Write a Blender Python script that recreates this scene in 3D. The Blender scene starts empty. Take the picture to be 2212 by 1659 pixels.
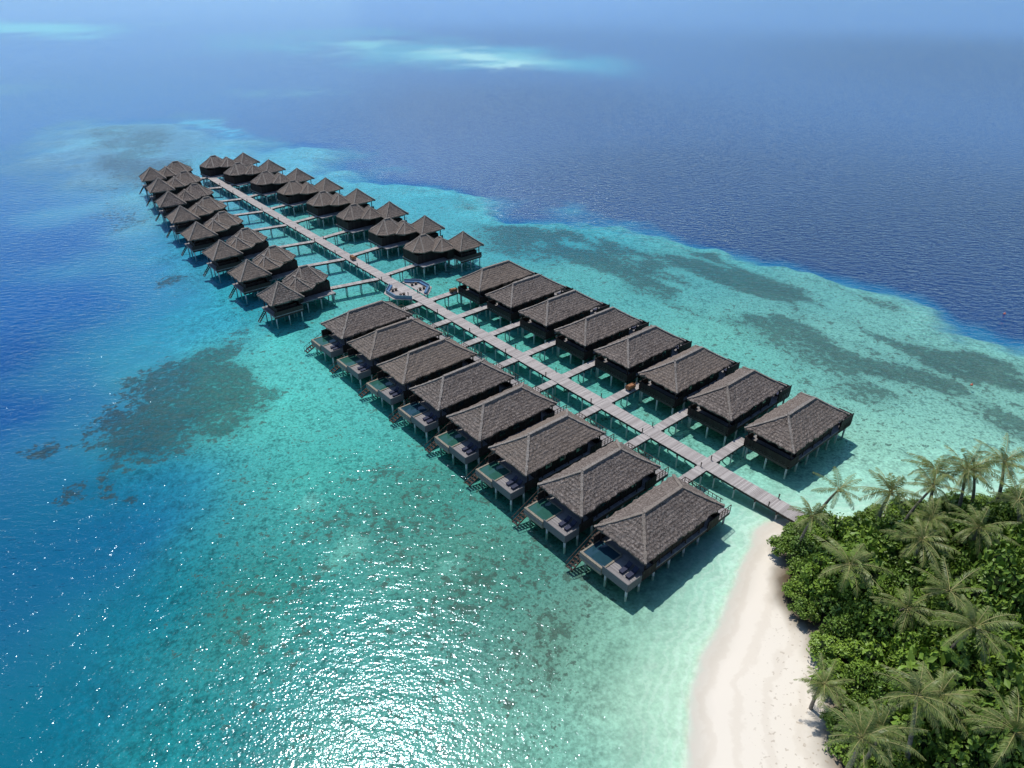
import bpy, math, random
import numpy as np
from mathutils import Vector, Matrix
random.seed(7); rng=np.random.default_rng(5)
scene=bpy.context.scene
col=scene.collection
D=Vector((-0.6443,0.7648,0)); PV=Vector((0.7648,0.6443,0)); O=Vector((40.44,74.01,0))
def W(s,q,z=0): return O+D*s+PV*q+Vector((0,0,z))
def lin(c): 
    return [ (x/255/12.92 if x/255<=0.04045 else ((x/255+0.055)/1.055)**2.4) for x in c]

# ------------------------------------------------------------ node helpers
def mat(name):
    m=bpy.data.materials.new(name); m.use_nodes=True
    nt=m.node_tree; nt.nodes.clear()
    return m,nt
def N(nt,t,**k):
    n=nt.nodes.new(t)
    for a,b in k.items():
        if a=='inp':
            for kk,v in b.items():
                if isinstance(v,bpy.types.NodeSocket): nt.links.new(v,n.inputs[kk])
                else: n.inputs[kk].default_value=v
        else: setattr(n,a,b)
    return n
def math_(nt,op,a,b=None,clamp=False):
    n=nt.nodes.new('ShaderNodeMath'); n.operation=op; n.use_clamp=clamp
    for i,v in enumerate((a,b)):
        if v is None: continue
        if isinstance(v,bpy.types.NodeSocket): nt.links.new(v,n.inputs[i])
        else: n.inputs[i].default_value=v
    return n.outputs[0]
def mapr(nt,v,a,b,c,d):
    n=nt.nodes.new('ShaderNodeMapRange'); n.interpolation_type='SMOOTHSTEP'
    nt.links.new(v,n.inputs['Value'])
    n.inputs['From Min'].default_value=a;n.inputs['From Max'].default_value=b
    n.inputs['To Min'].default_value=c;n.inputs['To Max'].default_value=d
    return n.outputs['Result']
def mixc(nt,f,a,b,mode='MIX'):
    n=nt.nodes.new('ShaderNodeMix'); n.data_type='RGBA'; n.blend_type=mode
    for k,v in ((0,f),(6,a),(7,b)):
        if isinstance(v,bpy.types.NodeSocket): nt.links.new(v,n.inputs[k])
        elif k==0: n.inputs[0].default_value=v
        else: n.inputs[k].default_value=(*v[:3],1)
    return n.outputs[2]
def noise(nt,vec,scale,detail=3,rough=0.55,dist=0):
    n=nt.nodes.new('ShaderNodeTexNoise'); nt.links.new(vec,n.inputs['Vector'])
    n.inputs['Scale'].default_value=scale;n.inputs['Detail'].default_value=detail
    n.inputs['Roughness'].default_value=rough;n.inputs['Distortion'].default_value=dist
    return n.outputs['Fac']
def princ(nt,color,rough=0.8,spec=0.3,bump=None,bs=0.3,bd=0.05,metal=0):
    p=nt.nodes.new('ShaderNodeBsdfPrincipled')
    if isinstance(color,bpy.types.NodeSocket): nt.links.new(color,p.inputs['Base Color'])
    else: p.inputs['Base Color'].default_value=(*color,1)
    p.inputs['Roughness'].default_value=rough
    p.inputs['Specular IOR Level'].default_value=spec
    p.inputs['Metallic'].default_value=metal
    if bump is not None:
        b=nt.nodes.new('ShaderNodeBump'); b.inputs['Strength'].default_value=bs;b.inputs['Distance'].default_value=bd
        nt.links.new(bump,b.inputs['Height']); nt.links.new(b.outputs[0],p.inputs['Normal'])
    o=nt.nodes.new('ShaderNodeOutputMaterial'); nt.links.new(p.outputs[0],o.inputs[0])
    return p
def wood_mat(name,c1,c2,island=True,rough=0.8,scale=3.0):
    m,nt=mat(name)
    tc=nt.nodes.new('ShaderNodeTexCoord'); n=noise(nt,tc.outputs['Object'],scale,3,0.6)
    if island:
        g=nt.nodes.new('ShaderNodeNewGeometry')
        f=math_(nt,'ADD',math_(nt,'MULTIPLY',g.outputs['Random Per Island'],0.6),math_(nt,'MULTIPLY',n,0.5),True)
    else: f=mapr(nt,n,0.3,0.7,0,1)
    c=mixc(nt,f,c1,c2)
    princ(nt,c,rough,0.25)
    return m
M={}
M['plank']=wood_mat('weathered_planks',(0.23,0.20,0.185),(0.50,0.455,0.42))
M['deckp']=wood_mat('deck_planks',(0.17,0.155,0.15),(0.33,0.31,0.30))
M['beam']=wood_mat('dark_beams',(0.035,0.028,0.024),(0.07,0.055,0.045))
M['wall']=wood_mat('dark_timber_cladding',(0.012,0.009,0.008),(0.040,0.028,0.024),True,0.7)
M['rail']=wood_mat('brown_rail_timber',(0.05,0.032,0.024),(0.09,0.06,0.045))
M['post']=wood_mat('concrete_piles',(0.34,0.35,0.35),(0.56,0.56,0.54),True,0.85,1.2)
M['pale']=wood_mat('grey_board_screen',(0.09,0.085,0.085),(0.17,0.165,0.165))
M['stone']=wood_mat('pool_stone',(0.19,0.165,0.125),(0.29,0.25,0.19),False)
M['cart']=wood_mat('orange_brown_timber',(0.20,0.09,0.04),(0.32,0.15,0.07))
def flat(name,c,rough=0.5,spec=0.4):
    m,nt=mat(name); tc=nt.nodes.new('ShaderNodeTexCoord'); n=noise(nt,tc.outputs['Object'],2.0,2)
    cc=mixc(nt,n,[x*0.8 for x in c],[min(1,x*1.15) for x in c]); princ(nt,cc,rough,spec); return m
M['cushion']=flat('blue_cushion',(0.05,0.14,0.27),0.8)
M['navy']=flat('navy_cushion',(0.025,0.03,0.06),0.8)
M['white']=flat('painted_bench_back',(0.20,0.28,0.35),0.6)
M['glass']=flat('window_glass',(0.02,0.03,0.035),0.05,0.6)
M['poolw']=flat('pool_water',(0.028,0.10,0.078),0.06,0.5)
M['poold']=flat('pool_water_dark_blue',(0.018,0.055,0.075),0.06,0.5)  # darker, bluer pool water for some left-row villas
M['rubber']=flat('rubber',(0.02,0.02,0.02),0.8)
M['buoy']=flat('orange_plastic',(0.65,0.14,0.07),0.4)

# thatch
def thatch(name,a,b):
    m,nt=mat(name)
    uv=nt.nodes.new('ShaderNodeUVMap'); uv.uv_map='UVMap'
    mp=N(nt,'ShaderNodeMapping',inp={'Vector':uv.outputs[0]}); mp.inputs['Scale'].default_value=(3.6,0.9,1)
    n1=noise(nt,mp.outputs[0],1.0,4,0.72)
    tc=nt.nodes.new('ShaderNodeTexCoord'); oi=nt.nodes.new('ShaderNodeObjectInfo')
    add=N(nt,'ShaderNodeVectorMath',operation='ADD',inp={0:tc.outputs['Object'],1:oi.outputs['Location']})
    n2=noise(nt,add.outputs[0],0.5,3,0.6)
    n3=noise(nt,add.outputs[0],3.4,3,0.78)
    sp=N(nt,'ShaderNodeSeparateXYZ',inp={0:uv.outputs[0]})
    rowj=math_(nt,'ADD',math_(nt,'MULTIPLY',sp.outputs[1],1.9),math_(nt,'MULTIPLY',n1,1.9))
    row=math_(nt,'FRACT',rowj)
    rowd=mapr(nt,row,0.0,0.4,0.0,1.0)
    f=math_(nt,'ADD',math_(nt,'MULTIPLY',n1,0.6),math_(nt,'MULTIPLY',n2,0.4))
    f=math_(nt,'ADD',f,math_(nt,'MULTIPLY',math_(nt,'SUBTRACT',n3,0.5),1.5))
    f=mapr(nt,f,0.22,0.80,0,1)
    c=mixc(nt,f,a,b)
    c=mixc(nt,math_(nt,'MULTIPLY',math_(nt,'SUBTRACT',1.0,rowd),0.30),c,(0.04,0.032,0.026))
    fl=mapr(nt,n3,0.58,0.68,0,0.5)
    c=mixc(nt,fl,c,(0.47,0.41,0.36))
    dk=mapr(nt,n2,0.52,0.72,0,0.45)
    c=mixc(nt,dk,c,(0.08,0.064,0.054))
    g=mapr(nt,oi.outputs['Random'],0.3,1,0,0.4)
    c=mixc(nt,g,c,(0.27,0.21,0.16))
    h=math_(nt,'ADD',math_(nt,'MULTIPLY',rowd,0.4),math_(nt,'ADD',n1,math_(nt,'MULTIPLY',n3,1.4)))
    princ(nt,c,0.95,0.1,h,0.9,0.16)
    return m
M['thatch']=thatch('weathered_thatch',(0.108,0.086,0.073),(0.305,0.254,0.220))
M['ridge']=thatch('bleached_ridge_thatch',(0.25,0.215,0.185),(0.46,0.41,0.36))

# ------------------------------------------------------------ mesh builder
class MB:
    def __init__(s): s.v=[];s.f=[];s.uv=[];s.mi=[]
    def face(s,pts,uv=None,mi=0):
        b=len(s.v); s.v+= [tuple(p) for p in pts]; s.f.append(tuple(range(b,b+len(pts))))
        s.uv+= list(uv) if uv else [(p[0],p[1]) for p in pts]; s.mi.append(mi)
    def box(s,x0,x1,y0,y1,z0,z1,mi=0):
        if x0>x1:x0,x1=x1,x0
        if y0>y1:y0,y1=y1,y0
        b=len(s.v)
        s.v+=[(x0,y0,z0),(x1,y0,z0),(x1,y1,z0),(x0,y1,z0),(x0,y0,z1),(x1,y0,z1),(x1,y1,z1),(x0,y1,z1)]
        for q in ((0,3,2,1),(4,5,6,7),(0,1,5,4),(1,2,6,5),(2,3,7,6),(3,0,4,7)):
            s.f.append(tuple(b+i for i in q)); s.uv+=[(s.v[b+i][0],s.v[b+i][1]) for i in q]; s.mi.append(mi)
    def beam(s,a,b_,w,h,mi=0,up=Vector((0,0,1))):
        a=Vector(a);b_=Vector(b_); t=(b_-a).normalized(); r=t.cross(up)
        if r.length<1e-3: r=Vector((1,0,0))
        r.normalize(); u=r.cross(t); b=len(s.v)
        for p in (a,b_):
            for i,j in ((-1,-1),(1,-1),(1,1),(-1,1)): s.v.append(tuple(p+r*(i*w/2)+u*(j*h/2)))
        for q in ((0,1,2,3),(7,6,5,4),(0,4,5,1),(1,5,6,2),(2,6,7,3),(3,7,4,0)):
            s.f.append(tuple(b+i for i in q)); s.uv+=[(s.v[b+i][0]*3,s.v[b+i][1]*3) for i in q]; s.mi.append(mi)
    def cyl(s,x,y,z0,z1,r,n=8,mi=0,r1=None):
        r1=r if r1 is None else r1; b=len(s.v)
        for z,rr in ((z0,r),(z1,r1)):
            for i in range(n):
                a=2*math.pi*i/n; s.v.append((x+rr*math.cos(a),y+rr*math.sin(a),z))
        for i in range(n):
            j=(i+1)%n; s.f.append((b+i,b+j,b+n+j,b+n+i)); s.uv+=[(0,0)]*4; s.mi.append(mi)
        s.f.append(tuple(b+n+i for i in range(n))); s.uv+=[(0,0)]*n; s.mi.append(mi)
    def mesh(s,name,mats,smooth=False):
        me=bpy.data.meshes.new(name); me.from_pydata(s.v,[],s.f)
        ul=me.uv_layers.new(name='UVMap'); ul.data.foreach_set('uv',np.array(s.uv,dtype=np.float32).ravel())
        me.polygons.foreach_set('material_index',s.mi)
        if smooth: me.polygons.foreach_set('use_smooth',[True]*len(s.f))
        for m in mats: me.materials.append(m)
        me.update(); return me
def obj(name,me,parent=None,mw=None):
    o=bpy.data.objects.new(name,me); col.objects.link(o)
    if parent: o.parent=parent
    if mw is not None: o.matrix_world=mw
    return o

def roof_part(mbT,mbR,eave,ridge_idx,ridge,thick=0.3,seg=0.6,rs=3,cap=0.34):
    rr=random.Random(rs); n=len(eave); E=[Vector(e) for e in eave]; R=[Vector(r) for r in ridge]
    cen=sum(E,Vector())/n
    for i in range(n):
        j=(i+1)%n; a,b=E[i],E[j]; ra,rb=R[ridge_idx[i]],R[ridge_idx[j]]
        L=(b-a).length; nu=max(2,int(L/seg)); H=((ra+rb)/2-(a+b)/2).length; nv=max(2,int(H/seg))
        t=(b-a).normalized(); grid=[]
        out=Vector(((a+b)/2-cen)); out.z=0; out.normalize()
        for v in range(nv+1):
            row=[]
            for u in range(nu+1):
                fu=u/nu; fv=v/nv
                p=(a.lerp(b,fu)).lerp(ra.lerp(rb,fu),fv)
                if 0<u<nu and 0<v<nv: p=p+Vector((0,0,rr.uniform(-0.07,0.07)))
                p=p-Vector((0,0,0.25*math.sin(math.pi*fv)*0.5))
                if v==0 and 0<u<nu: p=p+out*rr.uniform(-0.16,0.16)
                row.append(p)
            grid.append(row)
        for v in range(nv):
            for u in range(nu):
                q=[grid[v][u],grid[v][u+1],grid[v+1][u+1],grid[v+1][u]]
                if v==nv-1 and (ra-rb).length<1e-4: q=q[:3]
                mbT.face(q,[((p-a).dot(t)+i*20,(p-a-t*((p-a).dot(t))).length) for p in q])
        dd=[thick+rr.uniform(-0.1,0.14) for _ in range(nu+1)]
        for u in range(nu):
            p,q=grid[0][u],grid[0][u+1]
            p2=p-out*0.12-Vector((0,0,dd[u])); q2=q-out*0.12-Vector((0,0,dd[u+1]))
            mbT.face([p2,q2,q,p],[((x-a).dot(t)+i*20,0.1) for x in (p2,q2,q,p)])
            mbT.face([p2-out*1.3+Vector((0,0,.5)),q2-out*1.3+Vector((0,0,.5)),q2,p2])
        if cap:
            K=8
            for k in range(K):
                f0,f1=k/K,(k+1)/K
                pa=a.lerp(ra,f0)-Vector((0,0,0.11*math.sin(math.pi*f0))); pb=a.lerp(ra,f1)-Vector((0,0,0.11*math.sin(math.pi*f1)))
                mbR.beam(pa+Vector((0,0,.02)),pb+Vector((0,0,.02)),cap*rr.uniform(.8,1.4),0.12)
    for k in range(len(R)-1):
        mbR.beam(R[k]+Vector((0,0,.03)),R[k+1]+Vector((0,0,.03)),cap*1.5,0.2)

# ------------------------------------------------------------ near villas
def villa_meshes(side,rs=3):
    y=lambda v: v*side
    xa=9.3 if side>0 else 6.4
    parts=[]
    dk=MB(); x=xa
    while x<28.4:
        dk.box(x,x+0.19,-4.1,4.1,2.0,2.12+random.uniform(0,.01)); x+=0.205
    parts.append(('deck',dk.mesh('villa_deck',[M['deckp']])))
    bm=MB()
    bm.box(xa,28.4,-4.05,-3.8,1.45,1.98);bm.box(xa,28.4,3.8,4.05,1.45,1.98);bm.box(xa,28.4,-.15,.15,1.5,1.97)
    for xx in (xa+.1,13,16.2,19.4,22.6,25.5,28.2): bm.box(xx-.12,xx+.12,-3.78,3.78,1.4,1.9)
    parts.append(('floor_beams',bm.mesh('villa_beams',[M['beam']])))
    pl=MB()
    for xx in (xa+.5,13,16.2,19.4,22.6,25.5,28):
        for yy in (-3.6,0,3.6): pl.cyl(xx,yy,-2.6,1.5,0.17,8)
    parts.append(('support_piles',pl.mesh('villa_piles',[M['post']])))
    w=MB()
    def vboards(x0,x1,y0,y1,z0,z1,pitch=0.3):
        if abs(x1-x0)>abs(y1-y0):
            n=max(1,int(abs(x1-x0)/pitch)); st=(x1-x0)/n
            for k in range(n):
                off=0.015*(k%2); w.box(x0+k*st,x0+(k+1)*st-.02,y0-off,y1+off,z0,z1)
        else:
            n=max(1,int(abs(y1-y0)/pitch)); st=(y1-y0)/n
            for k in range(n):
                off=0.015*(k%2); w.box(x0-off,x1+off,y0+k*st,y0+(k+1)*st-.02,z0,z1)
    vboards(12.0,23.0,-3.55,-3.4,2.13,5.35); vboards(12.0,23.0,3.4,3.55,2.13,5.35)
    w.box(11.9,12.05,-3.39,3.39,2.13,5.35); w.box(22.9,23.0,-3.39,-2.4,2.13,5.35); w.box(22.9,23.0,2.4,3.39,2.13,5.35)
    w.box(22.9,23.0,-2.4,2.4,4.6,5.35)
    w.box(12.06,22.89,-3.38,3.38,5.0,5.2)
    xt=9.3
    vboards(xt,xt+.1,-4.15,4.15,1.5,3.25); vboards(xt+.1,11.9,-4.15,-4.05,1.5,3.25); vboards(xt+.1,11.9,4.05,4.15,1.5,3.25)
    w.box(xt-.04,xt+.15,-4.2,4.2,3.26,3.33)
    if side>0:
        vboards(24.5,28.6,y(-4.15),y(-4.05),1.5,3.9); vboards(24.5,28.6,y(4.05),y(4.15),1.5,3.6)
        vboards(28.5,28.6,y(-4.0),y(-1.5),1.5,3.6)
    else:
        vboards(22.9,26.2,y(4.05),y(4.15),1.9,3.6)
        vboards(23.0,25.8,y(-4.15),y(-4.05),1.5,3.2)
    for xx in (9.7,25.0):
        for yy in (-3.85,3.85): w.box(xx-.09,xx+.09,yy-.09,yy+.09,2.12,5.1)
    for xx in (13.5,16.5,19.5,22): 
        for yy in (-3.85,3.85): w.box(xx-.06,xx+.06,yy-.06,yy+.06,2.12,5.1)
    parts.append(('walls',w.mesh('villa_walls',[M['wall']])))
    g=MB(); g.box(22.93,22.97,-2.39,2.39,2.13,4.59)
    for xx in (14,17.5,20.5):
        g.box(xx-.6,xx+.6,3.5,3.58,3.2,4.6); g.box(xx-.6,xx+.6,-3.58,-3.5,3.2,4.6)
    parts.append(('windows',g.mesh('villa_windows',[M['glass']])))
    r=MB()
    if side<0:
        for yy in (-4.05,4.05):
            for xx in np.arange(6.45,9.2,0.7): r.box(xx-.04,xx+.04,yy-.04,yy+.04,2.12,3.3)
            r.box(6.5,9.28,yy-.05,yy+.05,3.3,3.37); r.box(6.5,9.28,yy-.02,yy+.02,2.8,2.85);r.box(6.5,9.28,yy-.02,yy+.02,2.45,2.5)
        for yy in np.arange(-4.05,2.6,0.7): r.box(6.41,6.49,yy-.04,yy+.04,2.12,3.3)
        r.box(6.4,6.49,-4.1,2.6,3.31,3.38);r.box(6.43,6.47,-4,2.6,2.8,2.85);r.box(6.43,6.47,-4,2.6,2.45,2.5)
    n=11
    for k in range(n):
        f=k/(n-1); xx=24.6+5.2*f; zz=2.05-2.5*f
        r.box(xx-.16,xx+.16,y(4.3),y(5.3),zz-.04,zz+.02)
    for yy in (4.25,5.35):
        r.beam((24.4,y(yy),2.05),(30.0,y(yy),-.55),.08,.22)
        r.beam((24.4,y(yy),2.95),(30.0,y(yy),.45),.06,.08)
        for f in (0,.25,.5,.75,1): 
            xx=24.4+5.6*f; zz=2.05-2.6*f; r.box(xx-.035,xx+.035,y(yy)-.035,y(yy)+.035,zz,zz+.95)
    r.box(23.2,24.4,y(4.16),y(5.4),1.98,2.08)
    parts.append(('stairs_and_rails',r.mesh('villa_rails',[M['rail']])))
    p=MB()
    p.box(24.6,24.85,y(0.3),y(4.0),2.13,2.28); p.box(28.3,28.65,y(0.3),y(4.25),1.0,2.24)
    p.box(24.86,28.29,y(0.05),y(0.3),2.13,2.24); p.box(24.86,28.29,y(3.95),y(4.2),1.0,2.24); p.box(25,28.2,y(.5),y(3.8),.9,1.3)
    parts.append(('pool_surround',p.mesh('villa_pool',[M['stone']])))
    p=MB(); p.box(24.86,28.29,y(.31),y(3.94),2.13,2.17); 
    parts.append(('pool_water',p.mesh('villa_pool_water',[M['poolw']])))
    p=MB(); p.box(28.45,28.55,y(-4.1),y(0.25),1.4,2.75); p.box(25.85,28.44,y(-4.15),y(-4.05),1.4,2.75)
    p.box(28.66,28.72,y(.3),y(4.2),1.5,1.95)
    parts.append(('low_deck_wall',p.mesh('villa_lowwall',[M['pale']])))
    p=MB()
    for yy in (-3.2,-2.1):
        p.box(25.9,27.3,y(yy),y(yy+.65),2.35,2.47)
        p.beam((25.9,y(yy+.325),2.42),(25.3,y(yy+.325),2.85),.65,.1)
        for xx in (26,27.2): p.box(xx-.05,xx+.05,y(yy+.05),y(yy+.6),2.12,2.34)
    parts.append(('sun_loungers',p.mesh('villa_loungers',[M['navy']])))
    t=MB();rg=MB()
    x0,x1,h=9.1,25.9,4.45; ze,zr=4.95,7.9
    roof_part(t,rg,[(x0,-h,ze),(x1,-h,ze),(x1,h,ze),(x0,h,ze)],[0,1,1,0],[(x0+4.4,0,zr),(x1-4.4,0,zr)],rs=rs)
    parts.append(('thatched_roof',t.mesh('villa_roof',[M['thatch']])))
    parts.append(('roof_ridge_caps',rg.mesh('villa_caps',[M['ridge']])))
    return parts
angR=math.atan2(PV.y,PV.x)
def place(name,parts,s,q0,side,dang=0,zs=1,swap=None):
    e=bpy.data.objects.new(name,None); col.objects.link(e); e.empty_display_size=1
    e.location=W(s,q0); e.rotation_euler=(0,0,angR+(0 if side>0 else math.pi)+dang)
    for n,me in parts:
        o=obj(n,me,e)
        if swap and n in swap:
            o.material_slots[0].link='OBJECT'; o.material_slots[0].material=swap[n]
    return e
VR=[villa_meshes(1,3),villa_meshes(1,21)]; VL=[villa_meshes(-1,8),villa_meshes(-1,33)]
for i in range(8):
    s=11.1+11.25*i
    place('overwater_villa',VR[i%2],s,0.2,1,random.uniform(-.010,.010))
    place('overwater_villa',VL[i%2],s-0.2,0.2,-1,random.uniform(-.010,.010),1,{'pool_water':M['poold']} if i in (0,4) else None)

# ------------------------------------------------------------ far bungalows
def bungalow(side):
    y=lambda v:v*side
    parts=[]
    sx,sy=(7.6,-4.9)
    t=MB();rg=MB()
    def rp(cx,cy,hx,hy,ch,ze,zr,rl,ax='x',rs=1):
        pts=[(cx-hx,cy-hy+ch),(cx-hx+ch,cy-hy),(cx+hx-ch,cy-hy),(cx+hx,cy-hy+ch),(cx+hx,cy+hy-ch),(cx+hx-ch,cy+hy),(cx-hx+ch,cy+hy),(cx-hx,cy+hy-ch)]
        if ax=='x': R=[(cx-rl,cy,zr),(cx+rl,cy,zr)]; idx=[0,0,1,1,1,1,0,0]
        else: R=[(cx,cy-rl,zr),(cx,cy+rl,zr)]; idx=[0,0,0,0,1,1,1,1]
        roof_part(t,rg,[(a,b,ze) for a,b in pts],idx,R,0.28,0.9,rs,0.3)
    rp(-1.2,y(0.8),4.9,4.3,2.2,4.9,7.9,0.9,'x',2)
    rp(2.4,y(-1.9),3.9,3.8,1.7,4.8,7.2,0.6,'y',4)
    h=3.9; roof_part(t,rg,[(sx-h,y(sy)-h,4.9),(sx+h,y(sy)-h,4.9),(sx+h,y(sy)+h,4.9),(sx-h,y(sy)+h,4.9)],[0,0,0,0],[(sx,y(sy),8.4)],0.28,0.9,5,0.3)
    parts.append(('thatched_roof',t.mesh('bungalow_roof',[M['thatch']])));parts.append(('roof_ridge_caps',rg.mesh('bungalow_caps',[M['ridge']])))
    w=MB()
    def boards(x0,x1,y0,y1,z0,z1):
        y0,y1=min(y0,y1),max(y0,y1)
        n=int((x1-x0)/.5); st=(x1-x0)/n
        for k in range(n):
            o=.02*(k%2); w.box(x0+k*st,x0+(k+1)*st-.02,y0-o,y0+.1,z0,z1); w.box(x0+k*st,x0+(k+1)*st-.02,y1-.1,y1+o,z0,z1)
        n=int((y1-y0)/.5); st=(y1-y0)/n
        for k in range(n):
            o=.02*(k%2); w.box(x0-.1-o,x0-.01,y0+k*st,y0+(k+1)*st-.02,z0,z1); w.box(x1+.01,x1+.1+o,y0+k*st,y0+(k+1)*st-.02,z0,z1)
    boards(-5.4,2.4,y(-2.8),y(4.3),1.5,4.2)
    boards(-4.4,2.0,y(-2.2),y(3.6),4.2,5.3)
    boards(2.6,5.8,y(-5.0),y(1.2),1.5,4.7)
    boards(sx-2.3,sx+2.3,y(sy-2.6),y(sy+2.6),2.0,3.4)
    for a in (-2.9,2.9):
        for b in (-2.9,2.9): w.box(sx+a-.09,sx+a+.09,y(sy+b)-.09,y(sy+b)+.09,2.1,5.2)
    w.box(sx-1.9,sx+1.9,y(sy-1.9),y(sy+1.9),3.4,5.2)
    parts.append(('walls',w.mesh('bungalow_walls',[M['wall']])))
    d=MB()
    for k in range(40):
        x=-5.6+k*.29; d.box(x,x+.27,y(-5.2),y(4.6),1.7,1.9)
    for k in range(24):
        x=sx-3.4+k*.29; d.box(x,x+.27,y(sy-3.4),y(sy+3.4),1.75,1.96)
    parts.append(('deck',d.mesh('bungalow_deck',[M['deckp']])))
    b=MB()
    for x in (-5.5,-2,1.5,5.5): b.box(x-.12,x+.12,y(-5.1),y(4.5),1.3,1.69)
    for yy in (-3.2,3.2): b.box(sx-3.4,sx+3.4,y(sy+yy)-.1,y(sy+yy)+.1,1.3,1.74)
    b.box(sx-3.4,sx-3.3,y(sy-3.4),y(sy+3.4),1.96,2.9);b.box(sx-3.3,sx+3.4,y(sy-3.4),y(sy-3.32),1.96,2.9)
    b.beam((sx+3.4,y(sy+1),1.9),(sx+5.4,y(sy+1),-.5),.08,.2);b.beam((sx+3.4,y(sy+2),1.9),(sx+5.4,y(sy+2),-.5),.08,.2)
    for k in range(8):
        f=k/7; b.box(sx+3.4+2*f-.12,sx+3.4+2*f+.12,y(sy+1),y(sy+2),1.85-2.3*f,1.9-2.3*f)
    parts.append(('floor_beams_and_ladder',b.mesh('bungalow_beams',[M['beam']])))
    p=MB()
    for x in (-5.2,-1.8,1.6,5.2):
        for yy in (-4.8,-1.5,1.8,4.2): p.cyl(x,y(yy),-2.6,1.4,.16,7)
    for x in (-3,0,3):
        for yy in (-3,0,3): p.cyl(sx+x,y(sy+yy),-2.6,1.4,.15,7)
    parts.append(('support_piles',p.mesh('bungalow_piles',[M['post']])))
    return parts
BR=bungalow(1);BL=bungalow(-1)
Rm=[(117.2,17.3),(134.5,17.0),(152,16.3),(169.8,15.5),(187,13.6),(203.8,11.6),(221,9.0),(236.5,6)]
Lm=[(117.3,-18.6),(134.5,-18.7),(152,-18.7),(170,-18.2),(187,-16.6),(204,-14.4),(221.5,-12),(237,-9.8)]
angs=[0,0,0,.03,.08,.12,.14,.16]
for (s,q),a in zip(Rm,angs): place('overwater_bungalow',BR,s,q,1,a)
for (s,q),a in zip(Lm,angs): place('overwater_bungalow',BL,s,q,-1,-a)

# ------------------------------------------------------------ jetty and walkways
def walkway(name,a,b,width,z=1.8,beams=True,parent=None,post_sp=3.6):
    a=Vector(a);b=Vector(b); L=(b-a).length; 
    mp=MB();mb=MB();mo=MB()
    x=0
    while x<L-.1:
        mp.box(x,x+.21,-width/2+random.uniform(-.03,.03),width/2+random.uniform(-.03,.03),z-.07,z+random.uniform(-.005,.008)); x+=.235
    for yy in (-width/2+.12,width/2-.12): mb.box(0,L,yy-.1,yy+.1,z-.42,z-.08)
    x=1.0
    while x<L:
        mb.box(x-.1,x+.1,-width/2-.1,width/2+.1,z-.65,z-.43)
        for yy in (-width/2+.15,width/2-.15): mo.cyl(x,yy,-2.6,z-.6,.13,7)
        x+=post_sp
    e=bpy.data.objects.new(name,None); col.objects.link(e)
    e.location=(a.x,a.y,0); dd=b-a; e.rotation_euler=(0,0,math.atan2(dd.y,dd.x))
    obj('deck_planks',mp.mesh('planks',[M['plank']]),e); obj('side_beams',mb.mesh('beams',[M['beam']]),e); obj('piles',mo.mesh('piles',[M['post']]),e)
    return e
jet=walkway('wooden_jetty',W(-2,0.6),W(238,0.9),2.7)
mb=MB()
for k in range(20):
    for yy in (-1.32,1.32):
        x=6+k*12; mb.cyl(x,yy,1.8,2.5,.09,6); mb.cyl(x,yy,2.5,2.6,.13,6)
obj('jetty_lamp_bollards',mb.mesh('bollards',[M['beam']]),jet)
for i in range(8):
    s=15.9+11.25*i
    walkway('wooden_walkway',W(s,1.98),W(s,10.8),1.7)
    walkway('wooden_walkway',W(s-.2,-.8),W(s-.2,-8.5),1.7)
for i in range(8):
    s,q=Rm[i]; walkway('wooden_walkway',W(s-3.0,1.98),W(s-2.0,max(q-3.5,4.4)),1.5)
    s,q=Lm[i]; walkway('wooden_walkway',W(s-4.0,-.8),W(s-1.0,min(q+3.5,-3.0)),1.5)

# sitting platform
pf=bpy.data.objects.new('seating_platform',None); col.objects.link(pf); pf.location=W(102.5,1.0); pf.rotation_euler=(0,0,angR)
m1=MB()
R=6.2
for k in range(56):
    x=-R+k*(2*R/56); lim=min(R*.92, (R*1.38-abs(x+.1)))
    if not (abs(x)<1.75): m1.box(x,x+2*R/56-.02,-lim,lim,1.72,1.84)
obj('deck_planks',m1.mesh('platform_planks',[M['plank']]),pf)
m2=MB();m3=MB();m4=MB()
def octp(r):
    return [Vector((r*math.cos(math.radians(22.5+45*k)),r*math.sin(math.radians(22.5+45*k)),0)) for k in range(8)]
P0=octp(5.5)
for k in range(8):
    a,b=P0[k],P0[(k+1)%8]
    if k in (1,5): continue
    m2.beam(a+Vector((0,0,2.15)),b+Vector((0,0,2.15)),.6,.2)
    a2,b2=octp(6.0)[k],octp(6.0)[(k+1)%8]
    m3.beam(a2+Vector((0,0,2.25)),b2+Vector((0,0,2.25)),.10,.8)
    m3.beam(a+Vector((0,0,1.94)),b+Vector((0,0,1.94)),.5,.16)
for x in (-3.6,-2.6,2.6,3.8):
    for yy in (-2,2): m4.cyl(x,yy,1.84,2.3,.3,10); m4.cyl(x,yy,2.3,2.36,.45,12)
obj('blue_bench_cushions',m2.mesh('cush',[M['cushion']]),pf);obj('bench_backs',m3.mesh('backs',[M['white']]),pf);obj('side_tables',m4.mesh('tables',[M['beam']]),pf)
m5=MB()
for k in range(8):
    v=P0[k]*.95; m5.cyl(v.x,v.y,-2.6,1.7,.16,8); m5.cyl(v.x*.5,v.y*.5,-2.6,1.7,.16,8)
obj('piles',m5.mesh('pp',[M['post']]),pf)
pf.scale=(.88,.88,1)

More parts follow.
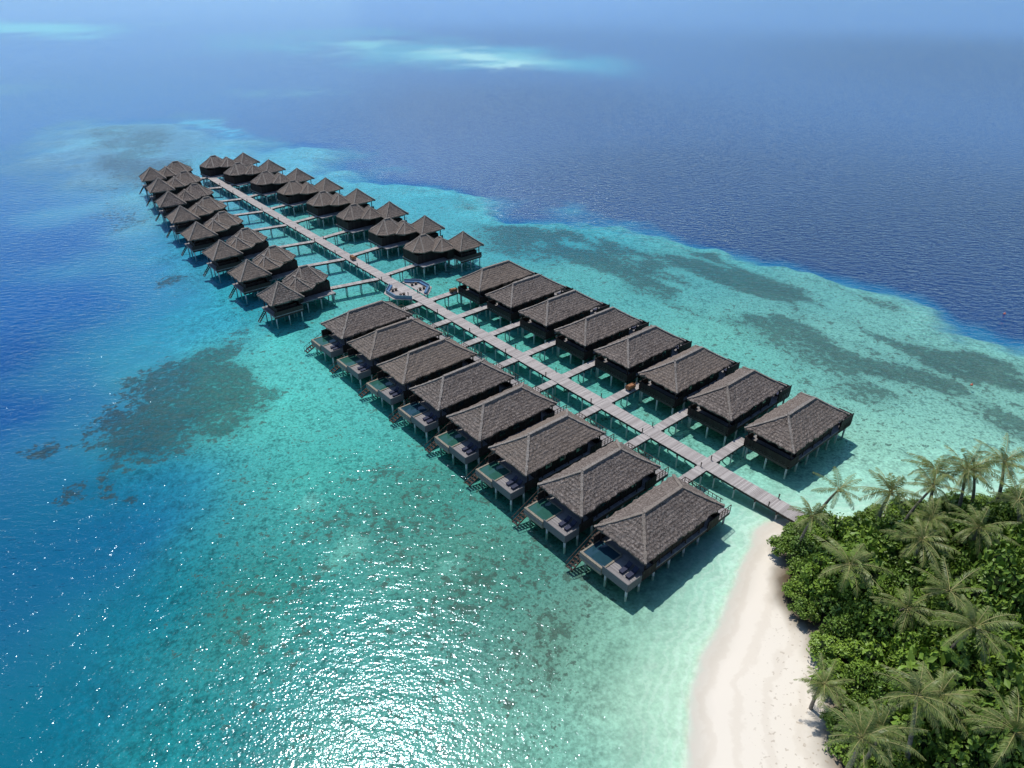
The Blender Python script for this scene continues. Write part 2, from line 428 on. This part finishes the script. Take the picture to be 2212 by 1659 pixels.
# luggage carts
def cart(s,q,a):
    e=bpy.data.objects.new('luggage_cart',None); col.objects.link(e); e.location=W(s,q,1.82); e.rotation_euler=(0,0,a)
    m=MB(); m.box(-.9,.9,-.5,.5,.38,.46); 
    for yy in (-.5,.46): m.box(-.9,.9,yy,yy+.04,.46,.85)
    for xx in (-.9,.86): m.box(xx,xx+.04,-.46,.46,.46,.95)
    m.box(-.7,-.1,-.35,.3,.47,1.0); m.box(.05,.7,-.3,.35,.47,.9); m.beam((.9,0,.42),(1.5,0,1.0),.06,.06)
    obj('cart_body',m.mesh('cartb',[M['cart']]),e)
    w=MB()
    for xx in (-.6,.6):
        for yy in (-.5,.44):
            n=12; b=len(w.v)
            for y2 in (yy,yy+.06):
                for k in range(n): w.v.append((xx+.2*math.cos(k*math.pi/6),y2,.2+.2*math.sin(k*math.pi/6)))
            for k in range(n):
                j=(k+1)%n; w.f.append((b+k,b+j,b+n+j,b+n+k)); w.uv+=[(0,0)]*4; w.mi.append(0)
            w.f.append(tuple(range(b,b+n)));w.uv+=[(0,0)]*n;w.mi.append(0);w.f.append(tuple(range(b+2*n-1,b+n-1,-1)));w.uv+=[(0,0)]*n;w.mi.append(0)
    obj('wheels',w.mesh('cartw',[M['rubber']]),e)
for s,q,a in ((38.4,8.0,.7),(94.6,8.6,.6),(128.5,.7,2.2),(151,13,.7),(169,11.5,.7)): cart(s,q,a)

for x,y in ((113,144),(88,113)):
    m=MB(); n=10; rings=[(.02,-.35),(.3,-.2),(.42,.05),(.36,.3),(.2,.45),(.08,.5),(.08,.9),(.02,.92)]
    for (r0,z0),(r1,z1) in zip(rings,rings[1:]): m.cyl(0,0,z0,z1,r0,n,0,r1)
    o=obj('mooring_buoy',m.mesh('buoy',[M['buoy']])); o.location=(x,y,0); o.scale=(.6,.6,.5)

# ------------------------------------------------------------ noise utils
def hsh(ix,iy,seed):
    h=(ix.astype(np.int64)*374761393+iy.astype(np.int64)*668265263+seed*1442695041)&0x7fffffff
    h=(h^(h>>13))*1274126177&0x7fffffff; h=h^(h>>16)
    return (h&0xffff)/65535.0
def vn(x,y,seed):
    ix=np.floor(x);iy=np.floor(y);fx=x-ix;fy=y-iy;fx=fx*fx*(3-2*fx);fy=fy*fy*(3-2*fy)
    a=hsh(ix,iy,seed);b=hsh(ix+1,iy,seed);c=hsh(ix,iy+1,seed);d=hsh(ix+1,iy+1,seed)
    return a+(b-a)*fx+(c-a)*fy+(a-b-c+d)*fx*fy
def fbm(x,y,s,seed=0,o=4):
    r=0;a=.5;t=0
    for k in range(o): r=r+a*vn(x/s,y/s,seed+k*17);t+=a;a*=.5;s=s/2.03
    return r/t
def segd(X,Y,a,b):
    ax,ay=a;bx,by=b;dx=bx-ax;dy=by-ay
    t=np.clip(((X-ax)*dx+(Y-ay)*dy)/(dx*dx+dy*dy),0,1)
    return np.hypot(X-ax-t*dx,Y-ay-t*dy)
def sdf(X,Y,poly):
    d=np.full(X.shape,1e9);ins=np.zeros(X.shape,bool);n=len(poly)
    for i in range(n):
        a=poly[i];b=poly[(i+1)%n]; d=np.minimum(d,segd(X,Y,a,b))
        cond=((a[1]>Y)!=(b[1]>Y)); 
        xi=(b[0]-a[0])*(Y-a[1])/((b[1]-a[1]) if b[1]!=a[1] else 1e-9)+a[0]
        ins^=(cond&(X<xi))
    return np.where(ins,d,-d)
def ss(x,a,b):
    t=np.clip((x-a)/(b-a),0,1);return t*t*(3-2*t)
shore=[(14,-80),(15,0),(16,25),(18,39),(20,48),(22,52),(26,58),(31,66),(34.5,73),(38,75.8),(44,76),(51,76),(59,78.3),(75,80),(96,77),(125,66),(150,40),(160,-10),(150,-80)]
lag=[(170,100),(110,132),(100,143),(88,165),(70,183),(41,204),(7,222),(-26,249),(-59,278),(-92,305),(-135,332),(-178,372),(-208,370),(-203,313),(-165,262),(-135,232),(-103,190),(-88,165),(-82,139),(-79,118),(-73,102),(-66,89),(-60,76),(-56,64),(-52,54),(-48,45),(-45,39),(-42,0),(-40,-120),(220,-120),(220,60)]
def axis(lo,hi,st,far,g=1.07):
    a=list(np.arange(lo,hi+.01,st)); x=hi;s=st
    while x<far: s*=g;x+=s;a.append(x)
    x=lo;s=st;b=[]
    while x>-far: s*=g;x-=s;b.append(x)
    return np.array(b[::-1]+a)
xs=axis(-110,115,0.9,9000,1.03);ys=axis(20,235,0.9,9000,1.025)
X,Y=np.meshgrid(xs,ys)
dist=np.hypot(X,Y)+20
wx=(fbm(X,Y,22,1)-.5);wy=(fbm(X,Y,22,2)-.5)
sc=np.clip(dist/150,.35,3)
Xw=X+wx*26*sc;Yw=Y+wy*26*sc
sd=sdf(X+(fbm(X,Y,9,5)-.5)*2.2,Y+(fbm(X,Y,9,6)-.5)*2.2,shore)
ls=sdf(X+wx*22*sc+(fbm(X,Y,6,11)-.5)*6,Y+wy*22*sc+(fbm(X,Y,6,12)-.5)*6,lag)
leftness=ss(-(X+0.25*Y),-40,50)
leftness=np.where((Y>250),leftness*.6,leftness)
wdt=7+leftness*12
m_out=ss(ls,-1.6*wdt,-.1*wdt); m_in=ss(ls,-.5*wdt,1.0*wdt)
def idw(pts,X,Y,pw=3.2):
    num=np.zeros(X.shape+(3,));den=np.zeros(X.shape)
    for (p,c) in pts:
        r=.10*(math.hypot(*p)+20)
        w=1/(((X-p[0])**2+(Y-p[1])**2)/r**2+.25)**(pw/2)
        num+=w[...,None]*np.array(lin(c));den+=w
    return num/den[...,None]
shal=[((-7,69),(74,148,134)),((8,54),(92,154,138)),((15,48),(135,190,172)),((-15,83),(66,152,140)),((-30,61),(48,146,140)),((-47,61),(12,122,134)),((-48,45),(8,112,130)),((-35,42),(25,132,138)),((-15,42),(70,152,142)),((0,40),(98,168,154)),((-30,88),(68,172,164)),((-42,105),(78,184,176)),((-42,120),(82,188,182)),((-62,85),(15,122,148)),((-72,152),(45,158,176)),((-25,150),(84,178,168)),((-60,200),(88,175,172)),((-129,222),(90,176,196)),((-161,289),(88,145,175)),((19,192),(55,156,170)),((49,178),(76,162,164)),((68,159),(94,168,164)),((72,139),(108,180,172)),((96,110),(114,180,168)),((87,128),(102,170,163)),((83,89),(132,198,184)),((60,95),(130,196,180)),((35,100),(108,186,172)),((10,125),(84,176,166)),((45,135),(98,182,172)),((23,165),(84,172,170)),((-40,230),(64,168,182)),((-110,280),(80,172,194)),((-90,185),(50,148,176)),((-60,76),(8,108,142))]
deep_haze=[((152,200),(24,60,112)),((100,200),(22,58,110)),((60,260),(25,64,120)),((0,400),(34,78,140)),((0,700),(46,98,162)),((0,1453),(84,132,192)),((-183,249),(32,104,162)),((-101,118),(10,78,138)),((-70,69),(3,80,126)),((-52,39),(3,98,126)),((-130,170),(16,90,152)),((-300,400),(46,112,172)),((400,600),(34,80,142)),((-600,800),(56,118,184)),((-700,1300),(84,136,196)),((600,1300),(72,120,180))]  # far points paler: distance haze put into the deep-water colours
Cs=idw(shal,Xw*.5+X*.5,Yw*.5+Y*.5)*np.array([1.12,.92,.88]);Cd=idw(deep_haze,X,Y)
cy=np.array(lin((16,106,152)))*np.ones_like(Cs)
lf=leftness[...,None]; cy=cy*(1-lf)+ (Cs*.45+Cd*.55)*lf
C=Cd*(1-m_out[...,None])+cy*m_out[...,None]
C=C*(1-m_in[...,None])+Cs*m_in[...,None]
def seg_blob(a,b,w,col_,amt,seed,lo=.30,hi=.62):
    global C
    nx=(fbm(X,Y,w*1.3,seed,5)-.5)*w*2.2;ny=(fbm(X,Y,w*1.3,seed+3,5)-.5)*w*2.2
    d=segd(X+nx,Y+ny,a,b); f=ss(fbm(X,Y,w*.45,seed+9,5),lo,hi)
    m=ss(-d,-w,-w*.1)*amt*(.15+.85*f)
    m=np.clip(m,0,1)[...,None]; C=C*(1-m)+np.array(lin(col_))*m
seg_blob((-220,800),(0,620),120,(66,148,182),1.0,40,.25,.6)
seg_blob((-130,730),(-5,605),80,(112,182,194),1.1,41,.36,.60)
seg_blob((-60,670),(0,600),45,(165,210,208),1.1,43,.36,.60)
seg_blob((-660,925),(-480,885),110,(100,185,200),1.2,44,.25,.55)
seg_blob((-180,450),(-118,471),22,(80,140,170),.6,47)
seg_blob((-330,485),(-310,480),30,(80,140,170),.6,48)
seg_blob((-200,345),(-150,300),22,(110,185,205),.7,51)
seg_blob((-165,380),(-130,345),9,(70,175,205),.9,52)
def disc(p,r,col_,amt,seed):
    global C
    nx=(fbm(X,Y,r,seed)-.5)*r*1.5;ny=(fbm(X,Y,r,seed+3)-.5)*r*1.5
    m=(ss(-np.hypot(X-p[0]+nx,Y-p[1]+ny),-r,-r*.3)*amt)[...,None]; C=C*(1-m)+np.array(lin(col_))*m
disc((-23,71),4,(110,185,170),.7,60);disc((-8,67),3,(110,180,165),.6,61);disc((-31,81),2.2,(120,195,185),.6,62);disc((-28,57),3,(80,170,160),.5,63)
disc((-50,133),9,(90,195,188),.6,64);disc((-45,112),7,(90,198,188),.5,65)
reef=np.zeros(X.shape)
pp=[(-78,104),(-77,115),(-70,127),(-58,128),(-50,120),(-46,107),(-51,98),(-60,93),(-68,92)]
ps=sdf(X+(fbm(X,Y,7,70,5)-.5)*16,Y+(fbm(X,Y,7,71,5)-.5)*16,pp)
reef=np.maximum(reef,ss(ps,-8,5)*1.0)
for p,r,a in (((-89,168),4,.9),((-60,137),2.2,.85),((-70,84),3.5,.8),((-65,85),3,.8),((-60,83),2,.75),((-80,96),4,.75),((-62,110),3,.8),((-120,215),10,.65)):
    reef=np.maximum(reef,ss(-np.hypot(X-p[0]+(fbm(X,Y,4,72)-.5)*6,Y-p[1]+(fbm(X,Y,4,73)-.5)*6),-r*1.5,-r*.3)*a)
st=fbm((X*D.x+Y*D.y)*.35,X*PV.x+Y*PV.y,6,75,5)
band=ss(ls,5,13)*(1-ss(ls,30,58))*ss(X+.2*Y,10,45)
reef=np.maximum(reef,band*(.36+.70*ss(st,.36,.62)))
reef=np.maximum(reef,.52*ss(ls,14,30)*ss(X+.2*Y,40,90)*ss(st,.38,.60))
reef=np.maximum(reef,.62*ss(-np.hypot((X-3)/1.2,(Y-62)),-30,-6))
reef=np.maximum(reef,.60*ss(-np.hypot((X+18)/1.2,(Y-80)),-24,-6))
reef=np.maximum(reef,.54*ss(-np.hypot((X+32),(Y-62)),-24,-4))
reef=np.maximum(reef,.85*ss(-segd(X,Y,(-185,345),(-120,235)),-32,-8)*(.2+1.1*fbm(X,Y,20,77)))
reef=np.maximum(reef,.40*ss(ls,5,20))
nearsh=ss(sd,-17,-7); reef=reef*(1-nearsh)
g=np.exp(np.clip(sd,-60,0)/6.5)[...,None]*.9
C=C*(1-g)+np.array(lin((180,206,184)))*g
sandc=np.array([.72,.65,.54]);wet=np.array([.57,.52,.43])
l=ss(sd,-.6,.5)[...,None]; w_=ss(sd,.6,3.0)[...,None]
C=C*(1-l)+(wet*(1-w_)+sandc*w_)*l
veg=[(30,0),(31,39),(31,43),(33,46),(34,51),(33.5,56),(33,60),(33.5,64),(36,69.5),(40.5,74.5),(50,75.6),(58,77.8),(75,79.5),(95,76.5),(120,65),(145,38),(152,-20),(30,-20)]
vs=sdf(X,Y,veg); so=ss(vs+(fbm(X,Y,2.5,90)-.5)*3,-.8,2.5)[...,None]; C=C*(1-so)+np.array([.10,.075,.045])*so
shm=m_in*(1-l[...,0])
Z=-1.25-1.6*(1-m_in)
zb=np.where(sd<0,np.maximum(sd*.085,-9),sd*.10)
Z=np.maximum(Z,np.minimum(zb,1.3+.2*fbm(X,Y,5,80))); Z=np.where(sd<-16,np.minimum(Z,-1.1),Z)
nx_,ny_=len(xs),len(ys)
idx=np.arange(nx_*ny_).reshape(ny_,nx_)
F=np.stack([idx[:-1,:-1],idx[:-1,1:],idx[1:,1:],idx[1:,:-1]],-1).reshape(-1,4)
def gridmesh(name,Zv,attrs,colr=None):
    V=np.stack([X,Y,Zv],-1).reshape(-1,3)
    me=bpy.data.meshes.new(name)
    me.vertices.add(len(V));me.vertices.foreach_set('co',V.astype(np.float32).ravel())
    me.loops.add(F.size);me.loops.foreach_set('vertex_index',F.astype(np.int32).ravel())
    me.polygons.add(len(F));me.polygons.foreach_set('loop_start',np.arange(0,F.size,4,dtype=np.int32));me.polygons.foreach_set('loop_total',np.full(len(F),4,dtype=np.int32))
    me.polygons.foreach_set('use_smooth',np.ones(len(F),bool))
    me.update(calc_edges=True)
    if colr is not None:
        ca=me.color_attributes.new('Col','FLOAT_COLOR','POINT');ca.data.foreach_set('color',np.concatenate([colr.reshape(-1,3),np.ones((len(V),1))],1).astype(np.float32).ravel())
    for nme,arr in attrs:
        at=me.attributes.new(nme,'FLOAT','POINT');at.data.foreach_set('value',arr.astype(np.float32).ravel())
    return me
me=gridmesh('seabed_and_beach_ground',Z,(('reef',reef),('sd',sd),('shal',shm)),C)
m,nt=mat('seabed_sand_and_reef')
A=lambda n:N(nt,'ShaderNodeAttribute',attribute_name=n)
tc=nt.nodes.new('ShaderNodeTexCoord').outputs['Object']
cc=A('Col').outputs['Color'];rf=A('reef').outputs['Fac'];sh=A('shal').outputs['Fac'];sda=A('sd').outputs['Fac']
n1=noise(nt,tc,0.20,4,0.7,0.2);n2=noise(nt,tc,0.75,4,0.75,0);n3=noise(nt,tc,2.2,1,0.6)
t=math_(nt,'ADD',math_(nt,'MULTIPLY',math_(nt,'SUBTRACT',n1,.5),1.6),math_(nt,'MULTIPLY',math_(nt,'SUBTRACT',n2,.5),2.6))
t=math_(nt,'ADD',t,math_(nt,'MULTIPLY',math_(nt,'SUBTRACT',n3,.5),.7))
t=math_(nt,'ADD',t,math_(nt,'SUBTRACT',rf,.56))
rmask=math_(nt,'MULTIPLY',mapr(nt,t,-.06,.32,0,1),mapr(nt,rf,0,.35,0,.95))
dkv=mapr(nt,n2,.35,.65,.1,.95)
dark=mixc(nt,.90,cc,(.34,.37,.35),'MULTIPLY'); dark=mixc(nt,math_(nt,'MULTIPLY',dkv,.75),dark,(.045,.062,.048))
c1=mixc(nt,rmask,cc,dark)
mo=mapr(nt,n2,.35,.65,-.28,.22); mo=math_(nt,'ADD',mo,mapr(nt,n3,.32,.68,-.20,.20))  # shallow mottling, with caustic-like light ripples put into the seabed colour
mo=math_(nt,'ADD',mo,mapr(nt,n1,.3,.7,-.20,.16))
mo=math_(nt,'ADD',1.0,math_(nt,'MULTIPLY',mo,math_(nt,'MULTIPLY',sh,mapr(nt,sda,-16,-3,1,.25))))
sc_=N(nt,'ShaderNodeVectorMath',operation='SCALE',inp={0:c1}); nt.links.new(mo,sc_.inputs['Scale'])
c2=sc_.outputs[0]
rip=math_(nt,'SINE',math_(nt,'ADD',math_(nt,'MULTIPLY',sda,4.3),math_(nt,'MULTIPLY',n1,26.0)))
rm=math_(nt,'MULTIPLY',mapr(nt,sda,-10,-1,0,1),mapr(nt,sda,-.5,.5,1,0))
c3=mixc(nt,math_(nt,'MULTIPLY',math_(nt,'MULTIPLY',rm,.16),mapr(nt,rip,-.2,1,0,1)),c2,(.75,.82,.76))
tl=math_(nt,'SINE',math_(nt,'ADD',math_(nt,'MULTIPLY',sda,2.0),math_(nt,'MULTIPLY',n1,9.0)))
c4=mixc(nt,math_(nt,'MULTIPLY',mapr(nt,sda,.2,1.2,0,.20),mapr(nt,tl,.2,1,0,1)),c3,(.48,.40,.30))
spk=math_(nt,'MULTIPLY',mapr(nt,n3,.64,.70,0,.4),mapr(nt,sda,4,9,0,1))
c4=mixc(nt,spk,c4,(.25,.18,.11))
df=N(nt,'ShaderNodeBsdfDiffuse',inp={'Color':c4}); oo=nt.nodes.new('ShaderNodeOutputMaterial'); nt.links.new(df.outputs[0],oo.inputs[0])
me.materials.append(m)
obj('seabed_and_beach_ground',me)

# ------------------------------------------------------------ water surface
chop=np.clip(1-ss(ls,-10,25),0,1)*(.50+.50*ss(X+.2*Y,-30,60))
wme=gridmesh('sea_water',np.zeros_like(X),(('chop',chop),))
m,nt=mat('sea_water_surface')
tc=nt.nodes.new('ShaderNodeTexCoord').outputs['Object']
chp=N(nt,'ShaderNodeAttribute',attribute_name='chop').outputs['Fac']
mp=N(nt,'ShaderNodeMapping',inp={'Vector':tc}); mp.inputs['Rotation'].default_value=(0,0,math.radians(25)); mp.inputs['Scale'].default_value=(1,1.9,1)
a=noise(nt,mp.outputs[0],.42,3,.62,.3); c_=noise(nt,tc,2.6,1,.6)
h=math_(nt,'ADD',math_(nt,'MULTIPLY',a,mapr(nt,chp,0,1,.28,1.3)),math_(nt,'MULTIPLY',c_,.075))
bp=N(nt,'ShaderNodeBump',inp={'Height':h}); bp.inputs['Strength'].default_value=1;bp.inputs['Distance'].default_value=.5
gl=N(nt,'ShaderNodeBsdfGlossy',inp={'Normal':bp.outputs[0]}); gl.inputs['Roughness'].default_value=.13; gl.inputs['Color'].default_value=(.72,.87,1,1)
tr=N(nt,'ShaderNodeBsdfTransparent')
fr=N(nt,'ShaderNodeFresnel',inp={'Normal':bp.outputs[0]}); fr.inputs['IOR'].default_value=1.33
mx=N(nt,'ShaderNodeMixShader',inp={0:fr.outputs[0],1:tr.outputs[0],2:gl.outputs[0]})
o=nt.nodes.new('ShaderNodeOutputMaterial');nt.links.new(mx.outputs[0],o.inputs[0])
wme.materials.append(m)
obj('sea_water',wme)

# ------------------------------------------------------------ vegetation
def leafmat(name,a,b,c):
    m,nt=mat(name)
    g=nt.nodes.new('ShaderNodeNewGeometry');oi=nt.nodes.new('ShaderNodeObjectInfo')
    x=mixc(nt,oi.outputs['Random'],a,b)
    x=mixc(nt,math_(nt,'MULTIPLY',g.outputs['Random Per Island'],.65),x,c)
    p=nt.nodes.new('ShaderNodeBsdfPrincipled');nt.links.new(x,p.inputs['Base Color']);p.inputs['Roughness'].default_value=.45;p.inputs['Specular IOR Level'].default_value=.3
    o=nt.nodes.new('ShaderNodeOutputMaterial');nt.links.new(p.outputs[0],o.inputs[0]);return m
M['leaf']=leafmat('shrub_leaves',(.065,.135,.018),(.22,.34,.035),(.13,.20,.035))
M['core']=flat('shrub_dark_core_and_branches',(.016,.028,.009),.9,.1)  # dark core blobs that block gaps between leaves; branches share it
M['palmleaf']=leafmat('palm_leaflets',(.065,.115,.025),(.125,.175,.038),(.22,.23,.07))
M['rachis']=flat('palm_rachis',(.28,.26,.09),.6)
M['trunk']=wood_mat('palm_trunk_bark',(.16,.13,.10),(.30,.26,.21),False)
def bush(seed,nl=2600,L0=.12,L1=.28):
    r=np.random.default_rng(seed); mb=MB()
    blobs=[]
    for k in range(20):
        a=r.uniform(0,2*math.pi);rad=r.uniform(.1,1.0)**.7*2.3
        z=r.uniform(1.3,3.8)*(1-.09*rad*rad)
        blobs.append((rad*math.cos(a),rad*math.sin(a),z,r.uniform(.45,1.15)))
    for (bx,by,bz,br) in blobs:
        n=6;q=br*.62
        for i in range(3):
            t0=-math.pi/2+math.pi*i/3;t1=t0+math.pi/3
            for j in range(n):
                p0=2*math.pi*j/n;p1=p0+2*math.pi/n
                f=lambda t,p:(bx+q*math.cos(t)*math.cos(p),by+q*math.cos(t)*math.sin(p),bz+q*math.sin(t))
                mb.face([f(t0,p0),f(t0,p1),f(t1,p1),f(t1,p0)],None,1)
    for k in range(nl):
        bx,by,bz,br=blobs[r.integers(len(blobs))]
        d=r.normal(size=3);d[2]=abs(d[2])*1.0-.2;d/=np.linalg.norm(d)
        p=np.array([bx,by,bz])+d*br*r.uniform(.7,1.3)
        nrm=d*.7+np.array([0,0,.35])+r.normal(size=3)*.6;nrm/=np.linalg.norm(nrm)
        u=np.cross(nrm,r.normal(size=3));u/=np.linalg.norm(u);v=np.cross(nrm,u)
        L=r.uniform(L0,L1);w=L*.55
        mb.face([p-u*L,p-v*w+nrm*.03,p+u*L,p+v*w+nrm*.03])
    for k in range(5):
        a=k*1.3;mb.beam((0.2*math.cos(a),.2*math.sin(a),-.3),(1.1*math.cos(a),1.1*math.sin(a),2.2),.14,.14,1)
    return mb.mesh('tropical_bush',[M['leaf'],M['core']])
bushes=[bush(s) for s in range(5)]+[bush(9,1300,.22,.42),bush(10,1300,.2,.45)]
fol=bpy.data.objects.new('island_shrub_foliage',None);col.objects.link(fol)
pts=[]
rr=random.Random(3)
tries=0
while tries<9000:
    tries+=1
    x=rr.uniform(28,80);y=rr.uniform(24,80)
    if x-1.0*y>22 : continue
    if any((x-a)**2+(y-b)**2<2.35**2 for a,b in pts): continue
    pts.append((x,y))
BA=np.array(pts);bs=sdf(BA[:,0],BA[:,1],veg)
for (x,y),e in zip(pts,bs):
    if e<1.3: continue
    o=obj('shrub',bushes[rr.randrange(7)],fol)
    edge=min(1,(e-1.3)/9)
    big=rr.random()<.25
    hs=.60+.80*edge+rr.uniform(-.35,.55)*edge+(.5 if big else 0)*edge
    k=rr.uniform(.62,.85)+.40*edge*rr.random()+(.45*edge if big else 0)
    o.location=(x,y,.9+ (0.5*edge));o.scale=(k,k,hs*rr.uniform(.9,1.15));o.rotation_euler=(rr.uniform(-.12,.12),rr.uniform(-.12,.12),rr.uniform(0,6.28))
def palm(seed,H,lean,NF):
    r=random.Random(seed);mb=MB();n=8;K=12
    def tp(f): return Vector((lean*f**1.6,0.25*math.sin(f*3),H*f))
    for k in range(K+1):
        f=k/K;c=tp(f);ra=.26*(1-f)**.8*.6+.13+ (.12 if k==0 else 0)
        for i in range(n): mb.v.append((c.x+ra*math.cos(i*2*math.pi/n),c.y+ra*math.sin(i*2*math.pi/n),c.z))
    for k in range(K):
        for i in range(n):
            j=(i+1)%n;mb.f.append((k*n+i,k*n+j,(k+1)*n+j,(k+1)*n+i));mb.uv+=[(0,0)]*4;mb.mi.append(2)
    top=tp(1)
    for k in range(7):
        a=r.uniform(0,6.28);c=top+Vector((.28*math.cos(a),.28*math.sin(a),-.25+r.uniform(-.1,.1)))
        mb.cyl(c.x,c.y,c.z-.16,c.z,.09,6,1,.17);mb.cyl(c.x,c.y,c.z,c.z+.14,.17,6,1,.07)
    for k in range(NF):
        az=k*2.39996+r.uniform(-.4,.4); el=math.radians(78-112*(k/NF)**.9+r.uniform(-14,14)); L=r.uniform(2.9,4.7)*(.85 if el>1 else 1)
        hd=Vector((math.cos(az),math.sin(az),0));side=Vector((-math.sin(az),math.cos(az),0))
        pts=[];p=top+hd*.1;S=12;e=el;dr_=r.uniform(2.8,5.8)
        for i in range(S+1):
            pts.append((p.copy(),(hd*math.cos(e)+Vector((0,0,math.sin(e)))).normalized()))
            p=p+pts[-1][1]*(L/S); e-=math.radians(dr_)*(.6+1.4*i/S) if e>-1.3 else 0
        for i in range(S):
            mb.beam(pts[i][0],pts[i+1][0],.06*(1-i/S)+.02,.04,1)
        tw=r.uniform(-.5,.5);NL=26
        for i in range(3,NL):
            f=i/NL;x=f*S;i0=min(S-1,int(x));q=pts[i0][0].lerp(pts[i0+1][0],x-i0);t=pts[i0][1]
            ll=.85*math.sin(math.pi*min(1,f*.80+.16))**.7*r.uniform(.75,1.15)
            up=side.cross(t)
            for sg in (-1,1):
                if r.random()<.10: continue
                dr=(side*sg*.8+t*.8-up*(tw*sg)+Vector((0,0,-.30-.35*r.random()))).normalized()
                a=q;m_=q+dr*ll*.5;c=q+dr*ll+Vector((0,0,-.18*ll))
                wv=t*.04
                mb.face([a-wv*.6,m_-wv*1.3,m_+wv*1.3,a+wv*.6]);mb.face([m_-wv*1.3,c,m_+wv*1.3])
    return mb.mesh('coconut_palm',[M['palmleaf'],M['rachis'],M['trunk']])
pm=[(palm(11,11,1.6,20),11,1.6),(palm(12,11,.6,26),11,.6),(palm(13,11,2.6,17),11,2.6),(palm(14,11,1.0,22),11,1.0),(palm(15,11,2.0,14),11,2.0),(palm(16,11,.3,21),11,.3),(palm(17,11,3.2,19),11,3.2),(palm(18,11,1.3,24),11,1.3)]
pal=[(38,66,9.5),(49,69,11),(55,70,11),(60,72,12),(65,68,10.5),(57,63,10.5),(39.5,58,9.5),(50,62,9.5),(47,47,12),(31.5,36.5,10.0),(38,40,11),(45,36.5,11),(49,54,9.5),(32.5,45,6.0),(71,72,11),(57.5,74,10.5),(52.5,65,10),(41.5,41.5,9),(62,73.5,11.5),(68,76,10.5),(44,72,8.5),(34.2,38,8),(43.5,52,8)]
for i,(x,y,h) in enumerate(pal):
    me_,H,ln=pm[(i*5)%8];a=rr.uniform(0,6.28)
    o=obj('coconut_palm',me_)
    zsc=max(.7,(h-1.2)/11.0); ks2=rr.uniform(.82,1.15)
    if i==13: ks2=.8; zsc=.45
    o.scale=(ks2,ks2,zsc)
    o.location=(x-ln*ks2*math.cos(a),y-ln*ks2*math.sin(a),1.2 if i!=13 else .6);o.rotation_euler=(0,0,a)

# ------------------------------------------------------------ light, sky, camera
el=math.radians(63);az=math.radians(-21)
S=Vector((math.sin(az)*math.cos(el),math.cos(az)*math.cos(el),math.sin(el)))
sun=bpy.data.lights.new('sun','SUN');sun.energy=4.0;sun.angle=math.radians(.53);sun.color=(1,.965,.91)
so_=bpy.data.objects.new('sun',sun);col.objects.link(so_);so_.rotation_euler=S.to_track_quat('Z','Y').to_euler();so_.location=(0,0,150)
w=bpy.data.worlds.new('World');scene.world=w;w.use_nodes=True;nt=w.node_tree;nt.nodes.clear()
sky=nt.nodes.new('ShaderNodeTexSky');sky.sky_type='NISHITA';sky.sun_disc=False
sky.sun_elevation=el;sky.sun_rotation=az;sky.air_density=1.0;sky.dust_density=.3;sky.ozone_density=1.2
bg=nt.nodes.new('ShaderNodeBackground');bg.inputs[1].default_value=.12
tint=mixc(nt,1.0,sky.outputs[0],(.80,.94,1.08),'MULTIPLY')
ow=nt.nodes.new('ShaderNodeOutputWorld');nt.links.new(tint,bg.inputs[0]);nt.links.new(bg.outputs[0],ow.inputs[0])
cam=bpy.data.cameras.new('camera');co=bpy.data.objects.new('camera',cam);col.objects.link(co)
cam.sensor_width=36;cam.lens=36*1500/2212;cam.clip_end=20000;cam.clip_start=.5
co.location=(0,0,70);co.rotation_euler=(math.radians(90-31.7),0,0)
scene.camera=co
scene.view_settings.view_transform='Standard';scene.view_settings.look='None';scene.view_settings.exposure=0
